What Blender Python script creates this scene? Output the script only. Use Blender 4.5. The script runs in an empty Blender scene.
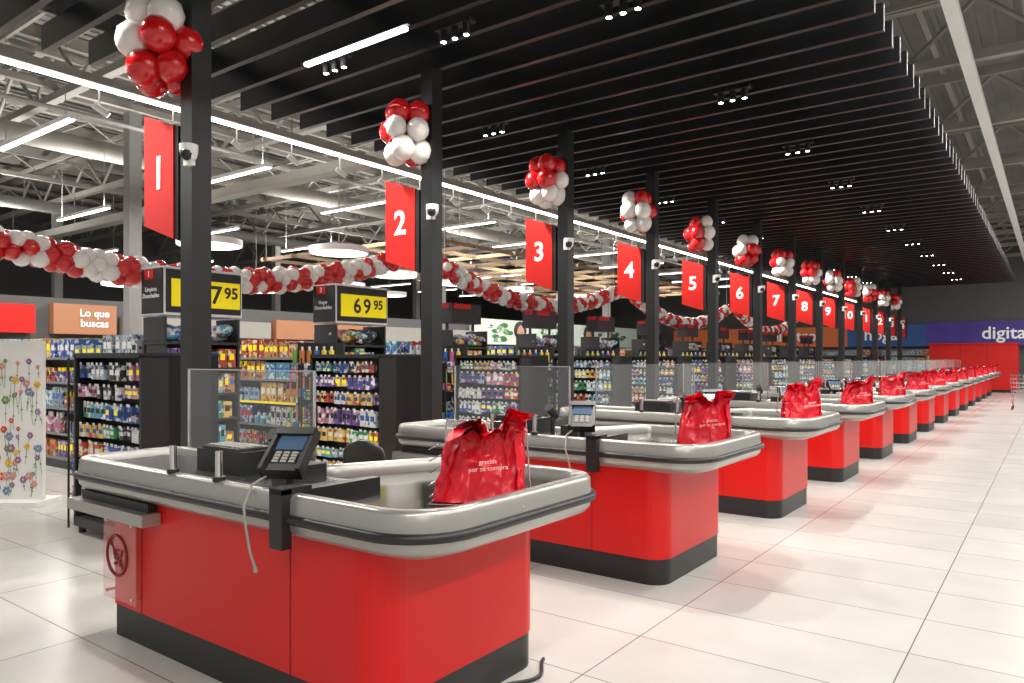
import bpy, math, random
from mathutils import Vector, Matrix, noise
random.seed(7)
S=bpy.context.scene
try:
    S.view_settings.view_transform='Standard'
    S.view_settings.look='None'
except Exception: pass

# ---------------------------------------------------------------- materials
def mat(name,col,rough=.5,metal=0,emit=0,var=.06,nscale=6,trans=0,alpha=1,bump=0,coat=0,spec=None):
    m=bpy.data.materials.new(name); m.use_nodes=True
    nt=m.node_tree; b=nt.nodes['Principled BSDF']
    b.inputs['Roughness'].default_value=rough; b.inputs['Metallic'].default_value=metal
    c=tuple(col)+(1,)
    b.inputs['Base Color'].default_value=c
    tc=nt.nodes.new('ShaderNodeTexCoord')
    n=nt.nodes.new('ShaderNodeTexNoise'); n.inputs['Scale'].default_value=nscale
    nt.links.new(tc.outputs['Object'],n.inputs['Vector'])
    mx=nt.nodes.new('ShaderNodeMixRGB'); mx.blend_type='MIX'
    mx.inputs[1].default_value=tuple(max(0,x*(1-var)) for x in col)+(1,)
    mx.inputs[2].default_value=tuple(min(1,x*(1+var)) for x in col)+(1,)
    nt.links.new(n.outputs['Fac'],mx.inputs[0]); nt.links.new(mx.outputs[0],b.inputs['Base Color'])
    if emit:
        b.inputs['Emission Color'].default_value=c; b.inputs['Emission Strength'].default_value=emit
    if trans: b.inputs['Transmission Weight'].default_value=trans
    if alpha<1: b.inputs['Alpha'].default_value=alpha
    if coat: b.inputs['Coat Weight'].default_value=coat
    if spec is not None: b.inputs['Specular IOR Level'].default_value=spec
    return m
def product_mat(name,c1,c2,scale=28):
    m=bpy.data.materials.new(name); m.use_nodes=True
    nt=m.node_tree; b=nt.nodes['Principled BSDF']; b.inputs['Roughness'].default_value=.4
    tc=nt.nodes.new('ShaderNodeTexCoord'); v=nt.nodes.new('ShaderNodeTexVoronoi'); v.inputs['Scale'].default_value=scale; v.distance='CHEBYCHEV'
    nt.links.new(tc.outputs['Object'],v.inputs['Vector'])
    r=nt.nodes.new('ShaderNodeValToRGB'); r.color_ramp.interpolation='CONSTANT'
    mute=lambda c:tuple(x*.8+.2*(sum(c)/3) for x in c)
    e=r.color_ramp.elements; e[0].position=0; e[0].color=mute(c1)+(1,); e[1].position=.72; e[1].color=mute(c2)+(1,)
    x=e.new(.92); x.color=(.7,.7,.68,1)
    sp=nt.nodes.new('ShaderNodeSeparateColor'); nt.links.new(v.outputs['Color'],sp.inputs[0]); nt.links.new(sp.outputs[0],r.inputs[0])
    nt.links.new(r.outputs[0],b.inputs['Base Color'])
    return m
RED=mat('red_laminate',(.64,.008,.006),.36,var=.03,spec=.35)
REDSIGN=mat('red_sign',(.62,.015,.011),.5,var=.02,spec=.3)
REDBAG=mat('red_plastic_bag',(.72,.008,.024),.27,var=.12,nscale=18)
REDBAL=mat('red_balloon',(.6,.006,.008),.16,var=.05,coat=.5)
WHTBAL=mat('white_balloon',(.82,.78,.74),.2,var=.04,coat=.4)
BLK=mat('black_plastic',(.012,.012,.013),.42)
KICK=mat('black_kickplate',(.014,.014,.015),.45)
BLKM=mat('black_painted_steel',(.011,.0115,.012),.38)
SLAT=mat('black_slat',(.010,.0105,.012),.34)
RIM=mat('silver_grey_rim',(.38,.375,.35),.28,metal=.55,var=.03)
STEEL=mat('brushed_steel_tray',(.12,.115,.105),.12,metal=.95,nscale=40)
BELT=mat('conveyor_belt',(.025,.025,.025),.35)
CHROME=mat('chrome',(.75,.75,.75),.15,metal=1)
WHITE=mat('white_paint',(.78,.78,.76),.5,var=.03)
WTXT=mat('white_lettering',(.85,.85,.85),.5,emit=.15,var=.01)
BAGTXT=mat('bag_print',(.85,.5,.48),.5,var=.01)
YEL=mat('yellow_card',(.9,.72,.0),.5,emit=.25)
DARKTXT=mat('dark_lettering',(.02,.02,.02),.5)
LED=mat('led_white',(1,.98,.95),.5,emit=8,var=0)
DISC=mat('disc_lamp_glow',(1,.98,.93),.5,emit=2.4,var=0)
SPOT=mat('spot_glow',(1,.98,.95),.5,emit=25,var=0)
GREYST=mat('grey_structural_steel',(.28,.268,.24),.6)
ROOF=mat('roof_sheet',(.2,.196,.184),.7,nscale=1,var=.3)
COLM=mat('column_paint',(.24,.238,.23),.6)
WOOD=mat('light_wood',(.3,.2,.11),.5,var=.25,nscale=3)
WALL=mat('wall_paint',(.1,.1,.1),.7)
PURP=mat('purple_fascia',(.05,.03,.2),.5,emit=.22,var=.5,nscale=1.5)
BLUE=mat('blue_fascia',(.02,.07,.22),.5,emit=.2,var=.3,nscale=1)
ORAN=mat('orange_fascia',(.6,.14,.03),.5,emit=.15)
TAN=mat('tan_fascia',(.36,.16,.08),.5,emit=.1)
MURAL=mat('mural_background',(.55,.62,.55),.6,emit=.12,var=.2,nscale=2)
GREENF=product_mat('foliage_mural',(.04,.2,.05),(.2,.4,.15),5)
SKIN=mat('portrait_print',(.5,.28,.19),.6,var=.3,nscale=8)
HAIR=mat('portrait_hair',(.03,.02,.015),.6)
SCREEN=mat('terminal_screen',(.07,.12,.2),.12,var=.3)
GLASS=mat('clear_acrylic',(.8,.85,.85),.03,alpha=.07,var=.01)
PINK=mat('clear_sticker_plate',(.9,.4,.36),.08,alpha=.25,var=.01)
DRED=mat('dark_red_print',(.2,.01,.01),.5)
SHELF=mat('shelf_steel',(.22,.22,.22),.5)
SHELFD=mat('dark_shelf',(.03,.03,.032),.5)
FLOWW=mat('fabric_white',(.75,.73,.7),.7)
P=[product_mat('product_%d'%i,a,b,s) for i,(a,b,s) in enumerate([
 ((.02,.09,.4),(.6,.6,.6),22),((.5,.03,.02),(.8,.7,.1),22),((.03,.3,.1),(.7,.7,.6),26),((.75,.5,.05),(.5,.05,.02),24),
 ((.62,.62,.6),(.05,.1,.3),28),((.03,.03,.04),(.5,.45,.4),26),((.05,.35,.5),(.8,.8,.8),22),((.5,.16,.28),(.8,.7,.7),22),
 ((.4,.15,.04),(.7,.5,.2),24),((.6,.22,.04),(.1,.05,.03),24),((.12,.05,.25),(.5,.4,.6),26),((.3,.4,.46),(.02,.03,.05),30)])]

# ---------------------------------------------------------------- mesh builder
def ico():
    import bmesh
    bm=bmesh.new(); bmesh.ops.create_icosphere(bm,subdivisions=2,radius=1)
    v=[tuple(x.co) for x in bm.verts]; f=[tuple(q.index for q in x.verts) for x in bm.faces]; bm.free(); return v,f
ICO=ico()
class MB:
    def __init__(s): s.v=[];s.f=[];s.m=[];s.sm=[];s.mats=[]
    def mi(s,m):
        if m not in s.mats: s.mats.append(m)
        return s.mats.index(m)
    def add(s,vs,fs,m,smooth=False):
        o=len(s.v); s.v+= [tuple(x) for x in vs]; k=s.mi(m)
        for f in fs: s.f.append(tuple(i+o for i in f)); s.m.append(k); s.sm.append(smooth)
    def hexa(s,v,m): s.add(v,[(0,3,2,1),(4,5,6,7),(0,1,5,4),(1,2,6,5),(2,3,7,6),(3,0,4,7)],m)
    def box(s,x0,x1,y0,y1,z0,z1,m,M=None):
        v=[Vector(p) for p in [(x0,y0,z0),(x1,y0,z0),(x1,y1,z0),(x0,y1,z0),(x0,y0,z1),(x1,y0,z1),(x1,y1,z1),(x0,y1,z1)]]
        if M is not None: v=[M@p for p in v]
        s.hexa(v,m)
    def cyl(s,a,b,r,m,n=12,r2=None,caps=True):
        a=Vector(a);b=Vector(b);d=(b-a).normalized(); r2=r if r2 is None else r2
        u=d.orthogonal().normalized(); w=d.cross(u)
        vs=[a+(u*math.cos(2*math.pi*i/n)+w*math.sin(2*math.pi*i/n))*r for i in range(n)]+[b+(u*math.cos(2*math.pi*i/n)+w*math.sin(2*math.pi*i/n))*r2 for i in range(n)]
        s.add(vs,[(i,(i+1)%n,n+(i+1)%n,n+i) for i in range(n)],m,True)
        if caps: s.add(vs,[tuple(range(n))[::-1],tuple(range(n,2*n))],m)
    def tube(s,pts,r,m,n=8):
        for a,b in zip(pts[:-1],pts[1:]): s.cyl(a,b,r,m,n)
    def sph(s,c,r,m,sc=(1,1,1)):
        s.add([(c[0]+x*r*sc[0],c[1]+y*r*sc[1],c[2]+z*r*sc[2]) for x,y,z in ICO[0]],ICO[1],m,True)
    def loft(s,rings,m,cap0=True,cap1=True,smooth=True):
        n=len(rings[0]); vs=[p for r in rings for p in r]; fs=[]
        for k in range(len(rings)-1):
            for i in range(n): fs.append((k*n+i,k*n+(i+1)%n,(k+1)*n+(i+1)%n,(k+1)*n+i))
        s.add(vs,fs,m,smooth)
        if cap0: s.add(rings[0],[tuple(range(n))[::-1]],m)
        if cap1: s.add(rings[-1],[tuple(range(n))],m)
    def mesh(s,name):
        me=bpy.data.meshes.new(name); me.from_pydata(s.v,[],s.f)
        for m in s.mats: me.materials.append(m)
        me.polygons.foreach_set('material_index',s.m); me.polygons.foreach_set('use_smooth',s.sm)
        me.update(); return me
def obj(name,me,loc=(0,0,0),parent=None,rot=(0,0,0)):
    o=bpy.data.objects.new(name,me); S.collection.objects.link(o); o.location=loc; o.rotation_euler=rot
    if parent: o.parent=parent
    return o
def empty(name,loc=(0,0,0)):
    o=bpy.data.objects.new(name,None); S.collection.objects.link(o); o.location=loc; o.empty_display_size=.1; return o
def text(name,body,size,loc,rot,m,parent=None,bold=.0,extr=.002,align='CENTER'):
    c=bpy.data.curves.new(name,'FONT'); c.body=body; c.size=size; c.align_x=align; c.align_y='CENTER'; c.extrude=extr; c.offset=bold; c.resolution_u=3
    c.materials.append(m)
    return obj(name,c,loc,parent,rot)
def rounded(pts,rad,seg=8):
    out=[];nrm=[];n=len(pts)
    for i in range(n):
        p=Vector(pts[i]);a=Vector(pts[i-1]);b=Vector(pts[(i+1)%n]); r=rad[i]
        d1=(a-p).normalized(); d2=(b-p).normalized()
        ang=d1.angle(d2); t=r/math.tan(ang/2)
        s0=p+d1*t; s1=p+d2*t; c=p+(d1+d2).normalized()*(r/math.sin(ang/2))
        cross=(-d1).x*d2.y-(-d1).y*d2.x; convex=cross>0
        a0=math.atan2(s0.y-c.y,s0.x-c.x); a1=math.atan2(s1.y-c.y,s1.x-c.x); da=(a1-a0+math.pi)%(2*math.pi)-math.pi
        for k in range(seg+1):
            q=a0+da*k/seg; out.append(Vector((c.x+r*math.cos(q),c.y+r*math.sin(q))))
            nn=Vector((math.cos(q),math.sin(q))); nrm.append(nn if convex else -nn)
    return out,nrm
def off(pl,d,z): return [(p.x+n.x*d,p.y+n.y*d,z) for p,n in zip(*pl)]

N=14; PIT=2.5; XF=-34
# ---------------------------------------------------------------- room shell
YF=43
b=MB(); b.box(XF,8,-6,YF,-.1,0,WHITE); fl=b.mesh('floor')
fm=bpy.data.materials.new('floor_tiles'); fm.use_nodes=True; nt=fm.node_tree; bs=nt.nodes['Principled BSDF']
tc=nt.nodes.new('ShaderNodeTexCoord'); mp=nt.nodes.new('ShaderNodeMapping'); mp.inputs['Location'].default_value=(.6,0,0)
br=nt.nodes.new('ShaderNodeTexBrick'); br.offset=0; br.squash=1
br.inputs['Scale'].default_value=1; br.inputs['Brick Width'].default_value=1.2; br.inputs['Row Height'].default_value=.6
br.inputs['Mortar Size'].default_value=.0035; br.inputs['Mortar Smooth'].default_value=.1
br.inputs['Color1'].default_value=(.585,.57,.535,1); br.inputs['Color2'].default_value=(.53,.515,.485,1); br.inputs['Mortar'].default_value=(.18,.172,.158,1)
nt.links.new(tc.outputs['Object'],mp.inputs['Vector']); nt.links.new(mp.outputs[0],br.inputs['Vector'])
ns=nt.nodes.new('ShaderNodeTexNoise'); ns.inputs['Scale'].default_value=2.2; ns.inputs['Detail'].default_value=6; nt.links.new(tc.outputs['Object'],ns.inputs['Vector'])
mx=nt.nodes.new('ShaderNodeMixRGB'); mx.blend_type='MULTIPLY'; mx.inputs[0].default_value=.2
nt.links.new(br.outputs['Color'],mx.inputs[1]); nt.links.new(ns.outputs['Fac'],mx.inputs[2]); nt.links.new(mx.outputs[0],bs.inputs['Base Color'])
bs.inputs['Roughness'].default_value=.24
fl.materials[0]=fm; obj('floor',fl)
b=MB(); b.box(XF,8,-6,YF,8,8.1,ROOF)
for i in range(140):
    x=XF+i*.3; b.box(x,x+.09,-6,YF,7.95,8,ROOF)
obj('ceiling',b.mesh('ceiling'))
b=MB(); b.box(XF-.2,XF,-6,YF,0,8,WALL); obj('wall_left',b.mesh('wall_left'))
b=MB(); b.box(XF,8,YF,YF+.2,0,8,WALL); obj('wall_back',b.mesh('wall_back'))
b=MB(); b.box(-20.1,-20,2,YF-.01,0,3.0,WALL); obj('wall_partition',b.mesh('wall_partition'))

# roof trusses
b=MB()
for y in range(-2,43,4):
    b.box(XF,8,y-.08,y+.08,6.3,6.44,GREYST); b.box(XF,8,y-.08,y+.08,7.35,7.5,GREYST)
    k=0; x=XF
    while x<8:
        z0,z1=(6.44,7.35) if k%2==0 else (7.35,6.44)
        b.cyl((x,y,z0),(x+1.0,y,z1),.04,GREYST,6); x+=1.0;k+=1
obj('roof_truss',b.mesh('roof_truss'))
b=MB()
for i in range(28):
    x=XF+.6+i*1.5; b.box(x-.05,x+.05,-5.9,YF-.1,7.5,7.74,GREYST)
for y in range(1,43,4):
    b.box(XF,8,y-.03,y+.03,7.0,7.1,GREYST)
for x in (-11,-15,-18.5,-23,-28):
    b.box(x-.06,x+.06,-5.9,YF-.1,6.5,6.62,GREYST); b.box(x-.06,x+.06,-5.9,YF-.1,7.1,7.2,GREYST)
    k=0;y=-5.5
    while y<YF-1.2:
        z0,z1=(6.62,7.1) if k%2==0 else (7.1,6.62); b.cyl((x,y,z0),(x,y+.8,z1),.025,GREYST,5); y+=.8;k+=1
obj('roof_purlins',b.mesh('roof_purlins'))
for x,z,r_,m in ((-9.9,5.75,.05,COLM),(-16.3,5.9,.2,GREYST),(-13.2,5.6,.04,COLM),(-22,5.6,.15,COLM)):
    b=MB(); b.cyl((x,-5,z),(x,42,z),r_,m,12)
    for y in range(-4,42,6): b.cyl((x,y,z),(x,y,6.4),.012,GREYST,6)
    obj('overhead_pipe',b.mesh('overhead_pipe'))
for y_ in (2.35,9.5):
    b=MB()
    b.box(-30,-8.4,y_-.15,y_+.15,5.1,5.3,GREYST) 
    for x in (-27,-22.6,-18,-14,-9): b.cyl((x,y_,5.3),(x,y_,6.4),.012,GREYST,5)
    obj('air_duct',b.mesh('air_duct'))
me=MB(); me.box(-.12,.12,-.12,.12,0,6.3,COLM); me.box(-.2,.2,-.2,.2,0,.05,COLM); me=me.mesh('steel_column')
for x,y in ((-14.6,7.2),(-14.6,16.2),(-14.6,26.2),(-25,10),(-25,18),(-25,26)): obj('steel_column',me,(x,y,0))
# cable tray right
b=MB(); b.box(-1.14,-.98,-4,42,5.9,5.96,WHITE); b.box(-1.14,-1.12,-4,42,5.96,6.02,WHITE); b.box(-1.0,-.98,-4,42,5.96,6.02,WHITE)
for y in range(-2,42,4): b.cyl((-1.06,y,5.96),(-1.06,y,6.3),.01,GREYST,6)
obj('cable_tray',b.mesh('cable_tray'))

# ---------------------------------------------------------------- pergola
b=MB(); XR,XL=-1.2,-7.6
y=-.4
while y<33.5:
    b.box(XL,XR,y-.03,y+.03,4.36,4.6,SLAT); y+=PIT/6
for x in (-2.1,-5.0,-7.2): b.box(x-.06,x+.06,-.6,33.6,4.6,4.76,SLAT)
for x in (-2.1,-7.2):
    for yy in range(2,33,4): b.cyl((x,yy,4.76),(x,yy,6.3),.015,SLAT,6)
obj('slatted_canopy',b.mesh('slatted_canopy'))
b=MB()
b.box(-5.85,-4.5,4.53,4.58,4.33,4.36,LED); b.box(-5.9,-4.45,4.52,4.59,4.36,4.40,BLK)
obj('linear_lamp',b.mesh('canopy_linear_lamp'))

# LED line strip
b=MB(); b.box(-8.025,-7.975,-4,40,4.3,4.335,LED); b.box(-8.06,-7.94,-4,40,4.335,4.42,GREYST)
for yy in range(-2,40,4): b.cyl((-8,yy,4.42),(-8,yy,6.3),.008,GREYST,6)
obj('led_light_strip',b.mesh('led_light_strip'))
b=MB(); b.cyl((-.0,0,4.12),(0,0,4.3),.01,WHITE,8); b.cyl((0,-.06,4.12),(.03,.08,4.04),.035,WHITE,12); b.cyl((.03,.08,4.04),(.031,.083,4.038),.028,LED,12)
me=b.mesh('track_spotlight')
for i in range(24): obj('track_spotlight',me,(-8.0,3.6+i*.8,0))

def area(name,loc,sx,sy,e,col=(1,.965,.92),rot=(0,0,0)):
    l=bpy.data.lights.new(name,'AREA'); l.shape='RECTANGLE'; l.size=sx; l.size_y=sy; l.energy=e; l.color=col
    o=bpy.data.objects.new(name,l); S.collection.objects.link(o); o.location=loc; o.rotation_euler=rot; return o
b=MB(); b.box(-1.2,1.2,-.05,.05,.02,.08,WHITE); b.box(-1.18,1.18,-.035,.035,0,.02,LED)
for x in (-1,1): b.cyl((x,0,.08),(x,0,1.8),.006,GREYST,5)
lf=b.mesh('linear_lamp')
for x in (-11.5,-17,-23):
    for k in range(11):
        y=1.3+3*k
        e=empty('linear_lamp',(x,y,4.6)); obj('housing',lf,(0,0,0),e)
        if x==-23: 
            if k in (2,6,9):
                a=area('roof_fill_light',(0,0,.1),2.3,.1,240,rot=(math.pi,0,0)); a.parent=e  # added fill aimed up at the far roof
            continue
        a=area('lamp',(0,0,-.005),2.3,.1,150 if k<9 else 115); a.parent=e
        if k%2==0:
            a=area('roof_fill_light',(0,0,.1),2.3,.1,150,rot=(math.pi,0,0)); a.parent=e  # added upward light that brightens roof and trusses
# fill lamps added above the walkway, out of view, to light the area
b=MB(); b.box(-.15,.15,-2,2,.02,.1,WHITE)
for yy in (-1.8,1.8): b.cyl((0,yy,.1),(0,yy,1.3),.01,GREYST,5)
wf=b.mesh('walkway_fill_lamp')
for x in (.6,4.5):
    for k in range(9):
        e=empty('walkway_fill_lamp',(x,-3+5*k,6.0)); obj('housing',wf,(0,0,0),e)
        a=area('lamp',(0,0,.01),.28,3.9,190); a.parent=e

# canopy spots; the row over the racks is added to brighten them
b=MB()
for dx in (-.13,0,.13):
    b.cyl((dx,0,0),(dx,0,.1),.035,BLK,12); b.cyl((dx,0,-.002),(dx,0,0),.024,SPOT,12)
b.box(-.2,.2,-.05,.05,.1,.13,BLK)
sp=b.mesh('ceiling_spotlight')
for i,(x,y) in enumerate([(-4.2,4.85)]+[(-2.8,5.3+2.5*k) for k in range(11)]+[(-5.6,2.2+2.5*k) for k in range(12)]):
    e=empty('ceiling_spotlight',(x,y,4.28)); obj('fixture',sp,(0,0,0),e)
    l=bpy.data.lights.new('lamp','SPOT'); l.energy=310; l.spot_size=math.radians(118); l.spot_blend=.7; l.shadow_soft_size=.06; l.color=(1,.95,.88)
    o=obj('lamp',l,(0,0,-.03),e)

# disc lamps
b=MB(); b.cyl((0,0,0),(0,0,.1),.5,WHITE,40); b.cyl((0,0,-.005),(0,0,0),.48,DISC,40); b.cyl((0,0,.1),(0,0,2.9),.008,GREYST,5)
dm=b.mesh('disc_pendant_lamp')
for x,y,z in ((-9.9,8.4,3.3),(-10.9,6.6,3.3),(-12.4,12.2,3.4),(-12.4,14.5,3.4),(-14.5,12.5,3.3),(-15.5,10.6,3.1),(-12.4,17.0,3.4),(-15.5,15,3.3),(-12.4,20,3.4),(-16.5,8,3.1)):
    obj('disc_pendant_lamp',dm,(x,y,z))
# wood trellis
b=MB()
for x in [-10.2-i*1.1 for i in range(6)]: b.box(x-.02,x+.02,10.9,27,3.9,3.98,WOOD)
for i in range(12): b.box(-15.9,-10.1,11+i*1.4,11.04+i*1.4,3.9,3.98,WOOD)
for x in (-10.2,-15.7):
    for y in (11,18,25): b.cyl((x,y+.02,3.98),(x,y+.02,6.9),.01,GREYST,5)
obj('hanging_wood_trellis',b.mesh('hanging_wood_trellis'))

# ---------------------------------------------------------------- checkout counter
b=MB()
top=[(-4.47,1.85),(-1.75,1.85),(-1.75,3.14),(-2.75,3.14),(-3.05,2.5),(-4.47,2.5)]
pl=rounded(top,[.14,.26,.2,.14,.14,.14])
b.loft([off(pl,-.12,.745),off(pl,-.03,.775),off(pl,-.004,.80),off(pl,0,.83)],RIM,cap0=True,cap1=False)
b.loft([off(pl,0,.83),off(pl,.022,.834),off(pl,.026,.85),off(pl,.022,.864),off(pl,0,.868)],BLK,False,False)
b.loft([off(pl,0,.868),off(pl,-.004,.932),off(pl,-.015,.946),off(pl,-.03,.95),off(pl,-.055,.948),off(pl,-.065,.938),off(pl,-.07,.885)],RIM,False,False)
b.add(off(pl,-.07,.885),[tuple(range(len(pl[0])))],STEEL)
bod=[(-4.12,1.93),(-2.05,1.93),(-2.05,3.02),(-2.83,3.02),(-2.98,2.42),(-4.12,2.42)]
pb=rounded(bod,[.02,.14,.14,.03,.03,.02])
b.loft([off(pb,0,.17),off(pb,0,.76)],RED,smooth=False)
b.loft([off(pb,-.008,0),off(pb,-.008,.17)],KICK,smooth=False)
b.box(-2.585,-2.581,1.927,1.935,.17,.75,DRED); b.box(-3.82,-3.816,1.927,1.935,.17,.75,DRED)
b.box(-4.3,-2.72,1.98,2.38,.885,.915,BELT); b.cyl((-2.7,1.98,.905),(-2.7,2.38,.905),.012,CHROME); b.cyl((-4.31,1.98,.905),(-4.31,2.38,.905),.012,CHROME)
b.box(-2.62,-2.56,1.93,2.42,.885,.94,BLK)
b.box(-3.1,-2.75,2.02,2.32,.915,.922,CHROME)
b.box(-2.56,-2.48,1.81,1.86,.73,.97,BLK); b.box(-2.56,-2.48,1.81,1.96,.95,.975,BLK)
b.box(-4.44,-3.62,1.83,1.925,.66,.72,RIM); b.box(-4.38,-3.66,1.88,2.3,.72,.765,BLK)
for x in (-3.42,-3.03): b.cyl((x,1.88,.94),(x,1.88,1.08),.017,CHROME,14); b.cyl((x,1.88,.945),(x,1.88,.965),.028,BLK,14)
cm=b.mesh('checkout_counter')
for n in range(N): obj('checkout_counter',cm,(0,PIT*n,0))

# no-cart plate
b=MB(); b.box(-4.14,-3.8,1.885,1.892,.22,.66,PINK)
c=Vector((-3.98,1.88,.46)); R=.105
ring=[(c.x+R*math.cos(t*math.pi/16),c.y,c.z+R*math.sin(t*math.pi/16)) for t in range(33)]
b.tube(ring,.008,DRED,6); b.cyl((c.x-.075,c.y,c.z+.075),(c.x+.075,c.y,c.z-.075),.006,DRED,6)
b.tube([(c.x+u,c.y,c.z+w) for u,w in [(-.065,.05),(-.04,.045),(-.02,-.02),(.045,-.02)]],.005,DRED,6)
b.tube([(c.x+u,c.y,c.z+w) for u,w in [(-.035,.03),(.06,.03),(.047,0),(-.025,0)]],.004,DRED,6)
for dx in (-.01,.04): b.sph((c.x+dx,c.y,c.z-.042),.011,DRED)
for x in (-4.11,-3.83): 
    for z in (.25,.63): b.cyl((x,1.88,z),(x,1.93,z),.008,CHROME,8)
m_=b.mesh('no_carts_plate')
for n in range(N): obj('no_carts_plate',m_,(0,PIT*n,0))

# payment terminal
b=MB()
b.cyl((-2.72,2.03,.914),(-2.72,2.03,1.04),.022,BLK,12); b.cyl((-2.72,2.03,.914),(-2.72,2.03,.93),.06,BLK,16)
M=Matrix.Translation((-2.72,2.03,1.08))@Matrix.Rotation(math.radians(28),4,'Z')@Matrix.Rotation(math.radians(38),4,'X')@Matrix.Scale(.85,4)
b.box(-.09,.09,-.13,.11,-.03,.02,BLK,M); b.box(-.11,.11,-.145,-.1,-.04,.025,BLK,M)
b.box(-.075,.075,.0,.1,.02,.026,SCREEN,M)
for i in range(3):
    for j in range(4): b.box(-.06+.045*i,-.03+.045*i,-.09+.02*j,-.075+.02*j,.02,.028,GREYST,M)
b.box(-.105,.105,.1,.15,-.02,.045,BLK,M); b.box(-.11,-.09,-.145,.15,-.03,.04,BLK,M); b.box(.09,.11,-.145,.15,-.03,.04,BLK,M)
b.box(-2.95,-2.8,2.1,2.3,.922,1.0,BLK)
cab=[(-2.74,1.95,1.0),(-2.75,1.86,.96),(-2.72,1.80,.88),(-2.69,1.79,.8),(-2.66,1.79,.7),(-2.64,1.80,.64)]
b.tube(cab,.006,GREYST,8); b.cyl(cab[-1],(-2.635,1.8,.62),.01,GREYST,8)
m_=b.mesh('payment_terminal')
for n in range(N): obj('payment_terminal',m_,(0,PIT*n,0))
# cash register: keyboard + scanner, low
b=MB()
b.box(-3.62,-3.22,2.12,2.4,.915,1.03,BLK); b.box(-3.58,-3.26,2.13,2.3,1.03,1.045,SHELFD)
for i in range(8):
    for j in range(3): b.box(-3.57+.038*i,-3.54+.038*i,2.15+.045*j,2.185+.045*j,1.045,1.052,GREYST)
b.cyl((-3.15,2.3,.915),(-3.15,2.3,1.08),.018,BLK); b.cyl((-3.15,2.34,1.05),(-3.15,2.24,1.12),.035,BLK,12)
m_=b.mesh('cash_register')
for n in range(N): obj('cash_register',m_,(0,PIT*n,0))
# acrylic screen
b=MB(); b.box(-4.3,-3.1,2.462,2.47,.955,1.43,GLASS)
for x in (-4.3,-3.1): b.cyl((x,2.466,.945),(x,2.466,1.43),.009,CHROME,8)
b.box(-4.3,-3.1,2.462,2.47,1.428,1.434,CHROME)
m_=b.mesh('acrylic_screen')
for n in range(N): obj('acrylic_screen',m_,(0,PIT*n,0))
# chair
b=MB(); cx,cy=-3.5,2.95
for i in range(5):
    a=i*2*math.pi/5; e=(cx+.27*math.cos(a),cy+.27*math.sin(a),.07); b.cyl((cx,cy,.1),e,.02,BLK,8); b.sph((e[0],e[1],.03),.03,BLK)
b.cyl((cx,cy,.08),(cx,cy,.5),.025,CHROME); pr=rounded([(cx-.22,cy-.2),(cx+.22,cy-.2),(cx+.22,cy+.22),(cx-.22,cy+.22)],[.08]*4)
b.loft([off(pr,-.02,.5),off(pr,0,.52),off(pr,0,.56),off(pr,-.03,.58)],BLK)
b.box(cx-.03,cx+.03,cy+.2,cy+.23,.5,.75,BLK)
rings=[]
for k in range(9):
    t=k/8; w=.2*math.sqrt(max(.05,1-(2*t-1)**4)); z=.68+.3*t
    rings.append([(cx+w*math.cos(q*math.pi/8),cy+.22+.025*math.sin(q*math.pi/8),z) for q in range(16)])
b.loft(rings,BLK)
m_=b.mesh('office_chair')
for n in range(N): obj('office_chair',m_,(0,PIT*n,0))

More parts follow.
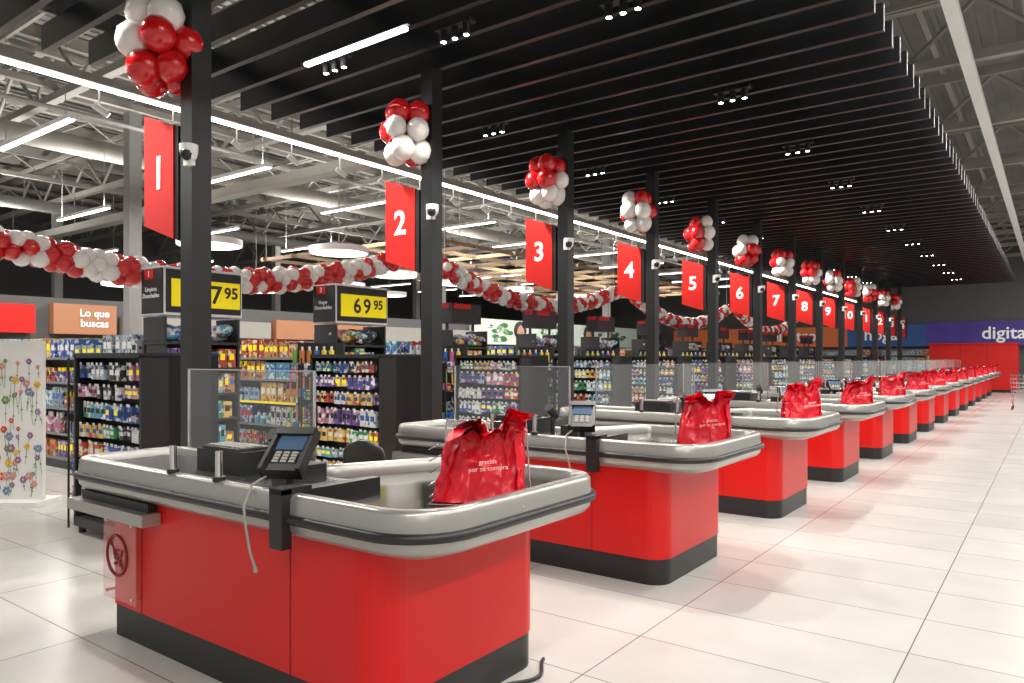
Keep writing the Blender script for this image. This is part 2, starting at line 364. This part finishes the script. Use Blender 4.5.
# plastic bag bundle: stack of crumpled t-shirt bags hung on a wire holder
def bagmesh(seed):
    rnd=random.Random(seed*13+5); b=MB(); o=Vector((seed*7.3,seed*3.1,0))
    def sheet(y0,wb,wt,h,lean,amp,ph,x0=0,slump=0.0,flopL=1,flopR=1,skew=0):
        nu,nv=72,60; V=[]
        for j in range(nv+1):
            v=j/nv
            for i in range(nu+1):
                u=2*i/nu-1
                w=wb+(wt-wb)*v
                w*=1-.07*math.exp(-((v-.72)/.16)**2)+.05*max(0,v-.8)/.2
                z=h*v*(1+skew*u*v)
                # U-shaped mouth between two wide handle straps
                cut=max(0,1-abs(u+.1*math.sin(ph))/.42)
                z-= h*.20*max(0,v-.6)/.4*min(1,cut*2.2)
                fl_=flopL if u<0 else flopR
                tip=max(0,v-.80)*fl_*(.4+abs(u))
                z-=tip*.75*h
                x=x0+u*w+.07*v*v*slump
                q=Vector((x*8,v*2.6,ph))+o
                q2=Vector((x*17,z*12,ph+5))+o
                q3=Vector((x*38,z*24,ph+9))+o
                rid=1-abs(noise.noise(q))*2.6; rid2=1-abs(noise.noise(q2))*2.6; rid3=1-abs(noise.noise(q3))*2.4
                fade=.3+.7*min(1,v*1.8)
                pleat=math.sin(u*9+ph+4*noise.noise(Vector((ph,v*2.0,0))))*.009*(.3+v)
                y=y0+lean*v+.03*slump*math.sin(3*v)-pleat-fade*(amp*rid+.45*amp*rid2+.18*amp*rid3)-tip*.55+.03*(u*u)*(1-v*.4)
                dx=.016*noise.noise(q2+Vector((3,3,3)))*(.4+v)
                V.append((x+dx,y,max(.003,z+(.02*noise.noise(q2*.9+Vector((9,1,4)))*min(1,v*3)))))
        b.add(V,[(j*(nu+1)+i,j*(nu+1)+i+1,(j+1)*(nu+1)+i+1,(j+1)*(nu+1)+i) for j in range(nv) for i in range(nu)],REDBAG,True)
    K=6; fL,fR=rnd.uniform(.5,1.4),rnd.uniform(.2,1.0); sl=rnd.uniform(.3,1.2)
    for k in range(K):
        t=k/(K-1)
        sheet(-.085+.15*t,.175+rnd.uniform(-.012,.012),.15+rnd.uniform(-.015,.012),.405+rnd.uniform(-.03,.015),.075-.1*t,.018,seed*2+k*1.7,x0=rnd.uniform(-.012,.012),slump=sl+rnd.uniform(-.2,.2),flopL=fL+rnd.uniform(-.3,.3),flopR=fR+rnd.uniform(-.2,.3),skew=.06)
    for sx in (-1,1):
        V=[];nv=20;nu=12
        for j in range(nv+1):
            v=j/nv
            for i in range(nu+1):
                u=i/nu
                V.append((sx*(.17-.03*math.exp(-((v-1)/.3)**2)-.028*abs(math.sin(u*8+v*2)))+.01+.03*v*v+.012*noise.noise(Vector((u*6,v*6,seed+sx))),-.08+.16*u+.06*v*(1-u),.003+.29*v))
        b.add(V,[(j*(nu+1)+i,j*(nu+1)+i+1,(j+1)*(nu+1)+i+1,(j+1)*(nu+1)+i) for j in range(nv) for i in range(nu)],REDBAG,True)
    for x in (-.2,.2):
        b.tube([(x,-.13,0.004),(x,.13,.004),(x*.9,.13,.33),(x*.75,.0,.35)],.004,CHROME,6)
    b.tube([(-.2,.13,.004),(.2,.13,.004)],.004,CHROME,6); b.tube([(-.18,.13,.33),(.18,.13,.33)],.004,CHROME,6)
    b.tube([(-.2,-.13,.004),(.2,-.13,.004)],.004,CHROME,6)
    for k in range(5): b.tube([(-.202,-.11,.03+.05*k),(-.202,.11,.03+.05*k)],.003,CHROME,6)
    return b.mesh('bags')
bags=[bagmesh(i) for i in range(4)]
for n in range(N):
    e=empty('plastic_bag_bundle',(-1.99,2.47+PIT*n,.886)); e.rotation_euler=(0,0,math.radians(34+random.uniform(-14,14)))
    obj('bags',bags[n%4],(0,0,0),e)
    if n<7: text('print','gracias\npor su compra',.028,(.05,-.122,.17),(math.radians(76),math.radians(-6),0),BAGTXT,e,extr=.004)

# ---------------------------------------------------------------- columns, signs, balloons, cameras
b=MB(); b.box(-5.075,-4.925,2.845,2.995,0,4.36,BLKM); b.box(-5.14,-4.86,2.78,3.06,0,.02,BLKM)
pm=b.mesh('support_post')
b=MB()
xl,xr=-5.56,-5.1; zt,zb=3.33,2.5; dr=.15
b.hexa([(xl,2.84,zb),(xr,2.84,zb-dr),(xr,2.93,zb-dr),(xl,2.93,zb),(xl,2.84,zt),(xr,2.84,zt-dr),(xr,2.93,zt-dr),(xl,2.93,zt)],BLKM)
b.hexa([(xl,2.83,zb),(xr-.05,2.83,zb-dr+.016),(xr-.05,2.839,zb-dr+.016),(xl,2.839,zb),(xl,2.83,zt),(xr-.05,2.83,zt-dr+.016),(xr-.05,2.839,zt-dr+.016),(xl,2.839,zt)],REDSIGN)
for z in (2.6,3.05): b.box(xr,-5.075,2.87,2.91,z-.02,z+.02,BLKM)
sm=b.mesh('sign_panel')
b=MB(); b.box(-4.96,-4.88,2.8,2.845,2.86,2.99,WHITE); b.cyl((-4.87,2.79,2.99),(-4.87,2.79,2.94),.062,WHITE,20)
b.sph((-4.87,2.79,2.93),.06,WHITE); b.sph((-4.858,2.768,2.92),.046,BLK)
km=b.mesh('security_camera')
def clus(seed):
    r=random.Random(seed); b=MB(); pts=[]
    for k in range(3):
        c_=(4,5,4)[k]
        for j in range(c_):
            a=j*2*math.pi/c_+k*.63+seed*.4; rr=(.13,.18,.13)[k]; pts.append((rr*math.cos(a),rr*math.sin(a),-.19+.19*k))
    L=Vector((-.8,-.6,0)); C=Vector((.87,-.5,-.4)); U=Vector((0,0,1))
    w=[(.8,.5,.9),(.3,1,-.1),(-.2,.7,-.9),(.9,.6,.1),(-.6,.9,.7)][seed]
    u=L*w[0]+C*w[1]+U*w[2]
    sc=sorted([(Vector(p).dot(u)+r.uniform(-.04,.04),p) for p in pts])
    for i,(s_,p) in enumerate(sc):
        q=.12+r.uniform(-.014,.014)
        m=REDBAL if i<8 else WHTBAL
        b.sph((p[0],p[1],p[2]+r.uniform(-.02,.02)),q,m,(1,1,1.08))
        b.cyl((p[0]*.2,p[1]*.2,p[2]*.3),(p[0]*.6,p[1]*.6,p[2]*.7),.008,m,5)
    return b.mesh('balloon_cluster')
cl=[clus(i) for i in range(5)]
for n in range(N):
    y=PIT*n
    if n<13: obj('support_post',pm,(0,y,0))
    e=empty('lane_number_sign',(0,y,0)); obj('panel',sm,(0,0,0),e)
    text('number',str(n+1),.34,(-5.35,2.828,2.86),(math.radians(90),0,0),WTXT,e,bold=.008)
    if n<13: obj('security_camera',km,(0,y,0))
    if n<13: obj('balloon_cluster',cl[n%5],(-5.17,2.76+y,3.74))

# garland: alternating rings of red and white
def garland(name,p0,p1,sag,seed,R=.105):
    r=random.Random(seed); b=MB(); p0=Vector(p0);p1=Vector(p1); n=int((p1-p0).length/.125)
    for i in range(n+1):
        t=i/n; c=p0.lerp(p1,t); c.z-=sag*4*t*(1-t)
        for k in range(4):
            a=k*math.pi/2+(i%2)*math.pi/4+ r.uniform(-.15,.15)
            base=(i%5)<3
            m=REDBAL if (base if r.random()<.82 else not base) else WHTBAL
            b.sph((c.x+.1*math.cos(a),c.y+r.uniform(-.03,.03),c.z+.1*math.sin(a)),R*r.uniform(.85,1.08),m)
    for q in (p0,p1): b.cyl(q,(q.x,q.y,6.5),.004,WHITE,5)
    obj(name,b.mesh(name))
garland('balloon_garland',(-9.0,1.0,3.3),(-9.0,8.95,3.2),.72,1)
garland('balloon_garland',(-9.0,10.1,3.15),(-9.0,16.5,3.15),.5,2)
garland('balloon_garland',(-9.0,17.6,3.15),(-9.0,24.5,3.15),.6,3)
garland('balloon_garland',(-9.0,25.6,3.15),(-9.0,32.5,3.15),.6,4)

# ---------------------------------------------------------------- pegboard racks
PK=[P[0],P[2],P[4],P[4],P[6],P[11],P[11],P[7],P[10],P[3],P[1],P[5]]
def rack(seed):
    r=random.Random(seed); b=MB(); x0,x1,y0,y1=-6.8,-5.65,2.95,3.5
    b.box(x0,x1,y0+.12,y1,.1,1.5,SHELFD); b.box(x0,x1,y0-.1,y1,.06,.14,SHELFD)
    b.box(x1-.03,x1,y0-.1,y1,.1,1.52,BLKM); b.box(x0,x0+.03,y0-.1,y1,.1,1.52,BLKM); b.box(x0,x1,y0-.1,y1,1.5,1.54,BLKM)
    for x in (x0+.05,x1-.05):
        for y in (y0-.05,y1-.05): b.cyl((x,y,0),(x,y,.06),.03,BLK,10)
    z=1.44
    while z>.25:
        h=r.choice([.12,.15,.19]); x=x0+.05
        while x<x1-.12:
            w=r.choice([.07,.08,.1]); m=r.choice(PK); hh=h*r.uniform(.75,1); lc=r.choice([WHITE,WHITE,YEL,BLUE,BLK])
            for rep in range(r.randint(2,4)):
                if x+w>x1-.04: break
                yy=y0-.06+r.uniform(-.03,.02)
                b.box(x,x+w*.82,yy,yy+.05,z-hh*.88,z,m)
                b.box(x+w*.12,x+w*.7,yy-.002,yy,z-hh*.55,z-hh*.25,lc)
                b.box(x+w*.25,x+w*.6,yy-.01,yy-.006,z+.0,z+.022,WHITE)
                b.cyl((x+w*.43,yy-.02,z+.012),(x+w*.43,y0+.12,z+.012),.003,CHROME,4)
                x+=w
        z-=h+.03
    for k in range(5):
        z=.2+.27*k; b.box(x0-.22,x0,y0-.05,y1-.1,z,z+.01,BLKM); 
        for q in (.06,.1): b.tube([(x0,y0-.05,z+q),(x0-.22,y0-.05,z+q),(x0-.22,y1-.1,z+q)],.004,BLKM,5)
        for j in range(3): b.box(x0-.2+.065*j,x0-.15+.065*j,y0-.03,y1-.15,z+.01,z+.01+r.uniform(.08,.2),r.choice(P))
    for y in (y0-.05,y1-.1): b.cyl((x0-.22,y,.0),(x0-.22,y,1.5),.01,BLKM,6)
    return b.mesh('merchandise_rack')
rk=[rack(i) for i in range(4)]
for n in range(N-1): obj('merchandise_rack',rk[n%4],(0,PIT*n,0))

# cleaning-tool displays
BRI=[mat('plastic_yellow',(.75,.58,.06),.4),mat('plastic_blue',(.04,.15,.5),.4),mat('plastic_green',(.18,.45,.1),.4),mat('plastic_pink',(.6,.14,.3),.4),mat('plastic_orange',(.7,.25,.05),.4)]
def tools(seed):
    r=random.Random(seed+40); b=MB()
    b.box(-.35,.35,-.2,.2,0,.16,SHELFD); b.box(-.35,.35,.16,.2,.16,1.7,SHELFD)
    for z in (.55,1.0,1.42): b.box(-.35,.35,-.12,.16,z,z+.02,SHELF)
    for z in (.16,.57,1.02):
        for j in range(7):
            x=-.3+.1*j; m=r.choice(BRI); h=r.uniform(.22,.36)
            b.box(x-.035,x+.035,-.12,.0,z,z+h*.3,m); b.cyl((x,-.07,z+h*.3),(x,-.07,z+h),.012,r.choice(BRI),8); b.sph((x,-.07,z+h),.02,m)
    for j in range(6):
        x=-.28+.11*j; b.cyl((x,0,1.44),(x,0,1.6),.035,r.choice(BRI),10); b.cyl((x,0,1.6),(x,0,1.65),.015,WHITE,8)
    return b.mesh('cleaning_tools_display')
td=[tools(i) for i in range(2)]
for n in range(8): obj('cleaning_tools_display',td[n%2],(-7.75,6.15+PIT*n,0),rot=(0,0,math.radians(18)))

# ---------------------------------------------------------------- gondolas
def gondola(seed):
    r=random.Random(seed); b=MB(); L=6.0; xe=-8.2; ya,yb=4.4,5.4
    b.box(xe-.55-L,xe-.55,4.86,4.94,0,1.75,SHELF); b.box(xe-.5,xe-.45,ya,yb,0,1.7,SHELFD)
    b.box(xe-.55-L,xe-.02,ya,yb,0,.12,SHELFD)
    for z in (.12,.45,.8,1.15,1.48):
        b.box(xe-.55-L,xe-.55,ya,yb,z,z+.025,SHELF)
        for s in (0,1):
            x=xe-.6-L; y0,y1=(ya+.02,4.86) if s==0 else (4.94,yb-.02)
            b.box(xe-.55-L,xe-.55,(ya-.006 if s==0 else yb),(ya if s==0 else yb+.006),z-.005,z+.03,YEL if seed==1 and z==.8 else SHELF)
            c=0
            while x<xe-.7:
                if c<=0: m=r.choice(P);c=r.randint(2,5);h=r.uniform(.16,.3);w=r.uniform(.08,.17);rd=r.random()<.35;lc=r.choice([WHITE,YEL,BLK,BRI[1],REDSIGN])
                ya_=y0+r.uniform(0,.04)
                if rd:
                    b.cyl((x+w/2,ya_+.05,z+.025),(x+w/2,ya_+.05,z+.025+h*.75),w*.45,m,8); b.cyl((x+w/2,ya_+.05,z+.025+h*.75),(x+w/2,ya_+.05,z+.025+h),w*.2,lc,6)
                else:
                    b.box(x,x+w*.92,ya_,y1,z+.025,z+.025+h,m)
                    b.box(x+w*.15,x+w*.75,ya_-.002,ya_,z+.025+h*.4,z+.025+h*.7,lc)
                x+=w;c-=1
    for z in (.12,.42,.74,1.05,1.36):
        b.box(xe-.45,xe,ya,yb,z,z+.025,SHELFD); y=ya+.02;c=0
        while y<yb-.13:
            if c<=0: m=r.choice(P);c=r.randint(2,4);h=r.uniform(.14,.26);w=r.uniform(.07,.13)
            xx=xe-.02-r.uniform(0,.03)
            b.box(xe-.43,xx,y,y+w*.92,z+.025,z+.025+h,m); b.box(xx,xx+.002,y+w*.15,y+w*.7,z+.025+h*.4,z+.025+h*.75,r.choice([WHITE,YEL,BLK,BRI[1]])); y+=w;c-=1
    for i in range(30):
        b.sph((xe-.08-r.uniform(0,.34),ya+.1+r.uniform(0,.8),1.74+r.uniform(0,.14)),.085,r.choice([P[0],P[6],P[4]] if seed==0 else P),(1,1.3,.7))
    b.box(xe-.45,xe,ya,yb,1.66,1.69,SHELFD)
    for y in (ya+.03,yb-.03): b.box(xe-.5,xe-.02,y-.015,y+.015,0,1.98,SHELFD)
    return b
gm=[gondola(i).mesh('product_shelf') for i in range(4)]
b=MB(); b.box(-8.7,-8.2,4.4,5.4,2.0,2.56,WHITE); b.box(-8.2,-8.19,4.42,5.38,2.03,2.53,BLK); b.box(-8.19,-8.18,4.48,5.36,2.1,2.42,YEL)
b.box(-8.68,-8.22,4.385,4.4,2.02,2.54,BLK); b.box(-8.6,-8.4,4.378,4.385,2.42,2.53,REDSIGN)
hm=b.mesh('header_box')
b=MB(); b.box(-8.6,-8.3,4.5,5.3,2.1,2.45,BLK); b.box(-8.3,-8.29,4.55,5.0,2.36,2.44,REDSIGN); b.box(-8.55,-8.35,4.49,4.5,2.36,2.44,REDSIGN)
for y in (4.55,5.25): b.box(-8.47,-8.43,y-.02,y+.02,1.98,2.1,BLK)
hs=b.mesh('header_small')
RX=(math.radians(90),0,math.radians(90))
for n in range(12):
    obj('product_shelf',gm[n%4],(0,PIT*n,0))
    if n in (0,1):
        e=empty('price_sign',(0,PIT*n,0)); obj('header_box',hm,(0,0,0),e)
        yc=(5.04,4.78)[n]
        text('price',('7','6')[n],.3,(-8.178,yc,2.25),RX,DARKTXT,e,bold=.006)
        if n==1: text('price_digit','9',.3,(-8.178,yc+.19,2.25),RX,DARKTXT,e,bold=.006)
        text('cents','95',.19,(-8.178,yc+(.2 if n==0 else .41),2.285),RX,DARKTXT,e,bold=.005)
        text('label',('Limpieza','Hogar')[n]+'\nDesechables',.075,(-8.45,4.376,2.26),(math.radians(90),0,0),WTXT,e)
        text('label_digit',('1','3')[n],.1,(-8.5,4.376,2.475),(math.radians(90),0,0),WTXT,e)
    else:
        e=empty('aisle_header_sign',(0,PIT*n,0)); obj('header_box',hs,(0,0,0),e)

# flower panel
b=MB(); 
M=Matrix.Translation((-8.6,3.05,0))@Matrix.Rotation(math.radians(35),4,'Z')
b.box(-.35,.3,-.02,.02,.05,1.68,FLOWW,M); b.box(-.4,.35,-.2,.2,0,.05,WHITE,M)
r=random.Random(4)
FC=[mat('petal_red',(.6,.06,.06),.6),mat('petal_purple',(.25,.12,.35),.6),mat('petal_yellow',(.75,.5,.08),.6),mat('leaf_green',(.15,.3,.12),.6),mat('petal_pink',(.65,.3,.32),.6),mat('petal_blue',(.15,.25,.5),.6)]
for i in range(60):
    x=r.uniform(-.3,.26); z=.12+1.35*r.random()**1.2; 
    p1=M@Vector((x,-.022,z)); p0=M@Vector((x+r.uniform(-.04,.04),-.022,max(.08,z-r.uniform(.1,.35))))
    b.cyl(p0,p1,.0022,FC[3],4)
    b.sph(p0.lerp(p1,.4),.016,FC[3],(1,.5,.5))
    m=r.choice(FC); s_=r.uniform(.5,1.2)
    for k in range(6):
        a=k*2*math.pi/6; p=M@Vector((x+.026*s_*math.cos(a),-.022,z+.026*s_*math.sin(a))); b.sph(p,.016*s_,m,(1,.6,1))
    b.sph(M@Vector((x,-.026,z)),.011*s_,FC[2])
obj('floral_display_panel',b.mesh('floral_display_panel'))

# ---------------------------------------------------------------- perimeter signage
XW=-19.98
b=MB()
b.box(XW,-19.7,3,7.4,2.1,2.78,REDSIGN); b.box(XW,-19.7,7.8,9.3,2.1,2.85,TAN); b.box(XW,-19.7,9.5,14,2.1,2.6,GREYST); b.box(XW,-19.7,14.2,18,2.1,2.7,TAN); b.box(XW,-19.7,18.2,23.8,2.1,2.65,GREYST)
b.box(XW,-19.7,24,39,2.1,3.2,MURAL)
for y in (27.3,33.4):
    b.sph((-19.69,y,2.75),.48,HAIR,(.08,1.05,.9)); b.sph((-19.68,y,2.65),.32,SKIN,(.15,1,1.25)); b.sph((-19.68,y+.2,2.25),.4,SKIN,(.1,1.4,.25))
r=random.Random(3)
for y,w in ((25.8,.7),(29.5,1.1),(31.2,.6),(36,1.4)):
    for k in range(16): b.sph((-19.69,y+r.uniform(-w,w),2.65+r.uniform(-.38,.38)),.14,GREENF,(.1,1.9,.7))
obj('perimeter_fascia',b.mesh('perimeter_fascia'))
e=empty('fascia_lettering'); 
for s,y,z_,q in (('Lo que\nbuscas',8.75,2.5,.26),('salud y',25.1,2.95,.35),('hogar',16,2.42,.33)): text('letters',s,q,(-19.68,y,z_),RX,WTXT,e,bold=.006)
b=MB(); b.box(-19,-9,YF-.4,YF-.01,2.1,3.2,ORAN); b.box(-9,-5.3,YF-.4,YF-.01,2.1,3.2,BLUE); b.box(-5.3,4,YF-.4,YF-.01,2.1,3.3,PURP)
obj('department_fascia',b.mesh('department_fascia'))
e=empty('department_lettering')
for s,x in (('electro',-11.8),('hogar',-7.2),('digital',-1.9),('moda',2.5)): text('letters',s,.85,(x,YF-.41,2.7),(math.radians(90),0,0),WTXT,e,bold=.012)
def wallshelf():
    r=random.Random(11); b=MB()
    b.box(0,.08,0,3,0,1.95,SHELF)
    for z in (.1,.5,.9,1.3,1.62):
        b.box(0,.5,0,3,z,z+.03,SHELF); y=.02;c=0
        while y<2.85:
            w=r.uniform(.1,.2)
            if c<=0: m=r.choice(P);c=r.randint(2,5);h=r.uniform(.18,.29)
            b.box(.1,.48,y,y+w*.93,z+.03,z+.03+h,m); y+=w;c-=1
    return b.mesh('wall_shelf')
ws=wallshelf()
for k in range(12): obj('wall_shelf',ws,(-19.98,3+3.1*k,0))
for k in range(4): obj('wall_shelf',ws,(-17+3.1*k,YF-.02,0),rot=(0,0,math.radians(-90)))

# red kiosk at the end
b=MB(); b.box(-4.6,-1.3,38.2,40.5,.12,2.1,REDSIGN); b.box(-4.55,-1.35,38.25,40.45,0,.12,KICK); b.box(-4.65,-1.25,38.15,40.55,2.1,2.16,RED)
b.box(-3.4,-3.38,38.19,38.2,.12,2.1,DRED); b.box(-2.4,-2.38,38.19,38.2,.12,2.1,DRED)
obj('red_service_kiosk',b.mesh('red_service_kiosk'))
# shopping cart far right
b=MB(); cx,cy=-.75,26
bk=[(-.25,-.4,.45),(.25,-.4,.45),(.3,.45,.5),(-.3,.45,.5)]; tp=[(-.28,-.45,.9),(.28,-.45,.9),(.34,.5,1.0),(-.34,.5,1.0)]
for q in range(5):
    t=q/4; l=[tuple(u*(1-t)+w*t for u,w in zip(a,c)) for a,c in zip(bk,tp)]; b.tube(l+[l[0]],.007,CHROME,6)
for s in range(4):
    for k in range(8):
        t=k/8; p=[bk[s][i]*(1-t)+bk[(s+1)%4][i]*t for i in range(3)]; q=[tp[s][i]*(1-t)+tp[(s+1)%4][i]*t for i in range(3)]; b.cyl(p,q,.004,CHROME,5)
b.tube([(-.3,.5,1.02),(.3,.5,1.02)],.02,BLK,8)
for sx in (-.24,.24):
    b.tube([(sx,.42,.5),(sx,.4,.14),(sx,-.4,.14),(sx,-.36,.45)],.012,CHROME,6)
    for sy in (-.4,.4): b.cyl((sx-.015,sy,.06),(sx+.015,sy,.06),.06,BLK,14); b.cyl((sx,sy,.06),(sx,sy,.14),.01,CHROME,6)
obj('shopping_cart',b.mesh('shopping_cart'),(cx,cy,0))
# power cable on floor
b=MB(); pts=[(-1.99+.05*math.sin(t*.4),2.72+.3*t/11,.011) for t in range(12)]
b.tube([(-2.02,2.66,.011)]+pts,.009,BLK,8); obj('power_cable',b.mesh('power_cable'))

# ---------------------------------------------------------------- world + camera
w=bpy.data.worlds.new('world'); S.world=w; w.use_nodes=True
w.node_tree.nodes['Background'].inputs[0].default_value=(1,.98,.95,1); w.node_tree.nodes['Background'].inputs[1].default_value=.48
cd=bpy.data.cameras.new('camera'); cam=bpy.data.objects.new('camera',cd); S.collection.objects.link(cam)
cam.location=(0,0,1.5); cam.rotation_euler=(math.radians(90),0,math.radians(36.45))
cd.sensor_width=36; cd.lens=735/1024*36; cd.shift_y=16.5/1024; cd.clip_start=.05; cd.clip_end=200
S.camera=cam
